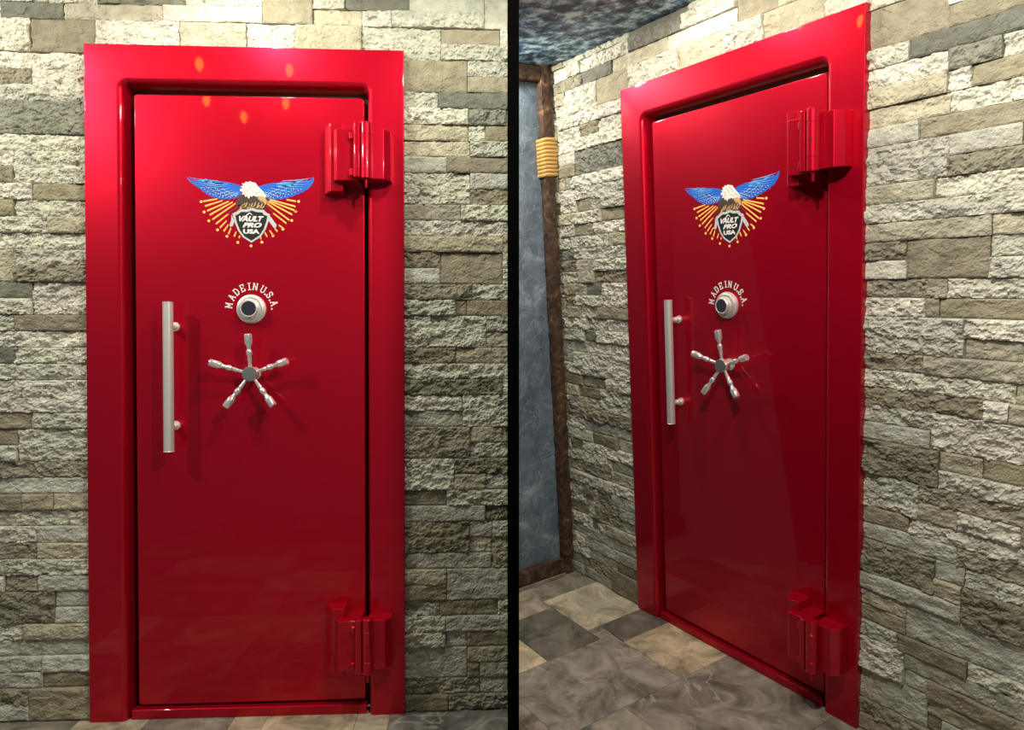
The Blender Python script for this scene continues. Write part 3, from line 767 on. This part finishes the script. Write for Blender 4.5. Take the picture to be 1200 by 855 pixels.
def hinge(parent, loc):
    """loc = door/frame joint line at mid height on the frame's front face; z symmetric"""
    h = sub('hinge', parent, loc)
    # leaf plate on the door, chamfered towards the door centre, taller than the rest
    mb = MB(); mb.prism([(-.136, .030), (-.134, .016), (-.110, -.030), (-.104, -.034), (-.066, -.034), (-.066, .030)], -.112, .112); mb.build('door_plate', RED, h, bevel=.002)
    mb = MB(); mb.prism([(-.0655, .030), (-.0655, -.034), (-.0945, -.0345), (-.090, -.054), (-.080, -.066), (-.014, -.066), (-.008, -.058), (-.008, .030)], -.083, .083); mb.build('door_block', RED, h, bevel=.002)
    # knuckle: shoulder with lugs and the round barrel
    mb = MB(); mb.prism([(-.022, -.0665), (-.022, -.090), (-.016, -.096), (-.001, -.096), (-.001, -.0665)], -.079, .095); mb.build('knuckle', RED, h, bevel=.002)
    for z in (-.060, .058):
        mb = MB(); mb.lathe([(-.012, .006), (-.009, .009), (.009, .009), (.012, .006)], (-.030, -.072, z), (0, 0, 1), 16); mb.build('lug', RED, h)
    mb = MB(); mb.lathe([(-.082, .0165), (-.080, .0185), (-.042, .0185), (-.041, .0175), (-.039, .0175), (-.038, .0185), (.056, .0185), (.057, .0175), (.059, .0175), (.060, .0185), (.096, .0185), (.099, .0165)],
                        (.018, -.082, 0), (0, 0, 1), 36); br = mb.build('barrel', RED, h)
    mb = MB(); mb.lathe([(-.112, .0035), (-.110, .0045), (-.083, .0045)], (.018, -.082, 0), (0, 0, 1), 14); mb.build('pin', RED, br)
    mb = MB(); mb.lathe([(0, .0030), (.0012, .0030)], (.022, -.0998, .012), (0, -1, 0), 12); mb.lathe([(0, .0022), (.0012, .0022)], (.024, -.0996, .000), (0, -1, 0), 12); mb.build('grease_hole', SHBLACK, br)
    # block on the frame, chamfered outwards
    mb = MB(); mb.prism([(.012, -.0005), (.012, -.060), (.020, -.066), (.072, -.063), (.092, -.042), (.092, -.0005)], -.077, .085); mb.build('frame_block', RED, h, bevel=.002)
    return h

def vault_door(M, label, wheel_dx, handle_dx, hinge_dx, proto=None):
    root = tag(empty('vault_door', M), label, 'door')
    frame_mesh().build('frame', RED, root)
    pn = panel_mesh().build('door_panel', RED, root)
    mb = MB(); mb.box((-.389, .010, 0), (.389, .072, .032)); mb.build('threshold', RED, root, bevel=.003)
    emblem(root, (.004 + wheel_dx * .2, YS, 1.708))
    arc_text(root, (wheel_dx - .008, YS, 1.372))
    dial(root, (wheel_dx - .008, YS, 1.372))
    wheel(root, (wheel_dx, YS, 1.155))
    handle(root, (-.250 + handle_dx, YS, 1.147))
    hinge(root, (.383 + hinge_dx, 0, 1.868))
    hinge(root, (.383 + hinge_dx, 0, .262))
    return root
vault_door(M_L, 'bright red vault door seen straight on, left of the black divider', .015, .006, .006)
vault_door(M_R, 'bright red vault door seen at an angle beside the blue wall', -.002, -.002, .012)

# ------------------------------------------------------------------ lamps
def lamp(M, label, bulbs, zc, zb):
    cx = sum(b[0] for b in bulbs) / len(bulbs); cy = sum(b[1] for b in bulbs) / len(bulbs)
    root = tag(empty('ceiling_lamp', M, (cx, -cy, zc)), label, 'lamp')
    mb = MB(); mb.lathe([(0, .055), (.008, .06), (.016, .05), (.022, .02)], (0, 0, -.0005), (0, 0, -1), 32); mb.build('ceiling_rose', IRON, root)
    for (bx, by) in bulbs:
        d = Vector((bx - cx, -(by - cy), 0)); l = d.length
        mb = MB(); mb.lathe([(0, .005), (l, .005)], (0, 0, -.016), d, 12); mb.build('arm', IRON, root)
        b = sub('bulb', root, (d.x, d.y, zb - zc))
        mb = MB(); mb.lathe([(0, .010), (.012, .012), (.014, .010)], (0, 0, -(zb - zc) - .022), (0, 0, -1), 20); mb.build('socket', IRON, b)
        mb = MB(); mb.lathe([(-.028, .004), (-.018, .012), (-.004, .0165), (.008, .015), (.020, .009), (.030, .002)], (0, 0, 0), (0, 0, -1), 20); mb.build('glass', BULB, b)
c0, a0, b0 = (-.255, .76), (-.336, .942), (.942, .336)
hexb = [(c0[0] + a0[0] * s + b0[0] * t, c0[1] + a0[1] * s + b0[1] * t) for s, t in ((-.46, 0), (-.10, -.17), (-.18, .18), (.28, -.17), (.18, .18), (.46, 0))]
lamp(M_L, 'six-flame ceiling lamp mirrored as orange spots in the straight-on red door', hexb, 2.50, 2.42)
lamp(M_R, 'ceiling lamp mirrored as orange spots in the angled red door', [(-.02, .46), (.11, .68), (.30, .62)], 2.455, 2.405)

def spot(M, loc, power, col=(1, .93, .80), size=155, blend=.5, r=.03, aim=(0, 0, -1)):
    li = bpy.data.lights.new('spot', 'SPOT'); li.energy = power; li.color = col; li.spot_size = math.radians(size); li.spot_blend = blend; li.shadow_soft_size = r
    o = bpy.data.objects.new('spot_light', li); COL.objects.link(o)
    rot = Vector(aim).to_track_quat('-Z', 'Y').to_matrix().to_4x4()
    o.matrix_world = M @ Matrix.Translation(loc) @ rot
    return o
WARM = (1, .945, .79)
for M, lc, L in ((M_L, (.975, .98, .86), ((-1.30, 1.10, 72), (-1.02, .66, 18), (.79, .72, 38), (.0, .37, 15))),
                 (M_R, (1, .96, .87), ((-.92, .47, 30), (.97, 1.10, 84), (1.08, .62, 20), (.0, .36, 15)))):
    for (x, d, p) in L:  # spots farthest from the wall are added for a flatter falloff downwards
        spot(M, (x, -d, 2.435), p, col=lc, aim=(-.3 * x, .5, -1))

w = bpy.data.worlds.new('world'); SC.world = w; w.use_nodes = True
bg = w.node_tree.nodes['Background']; bg.inputs['Color'].default_value = (.92, .96, 1.0, 1); bg.inputs['Strength'].default_value = .115

SC.view_settings.view_transform = 'Standard'; SC.view_settings.look = 'None'
SC.view_settings.gamma = 1.0; SC.view_settings.use_curve_mapping = False
SC.view_settings.exposure = 0.0
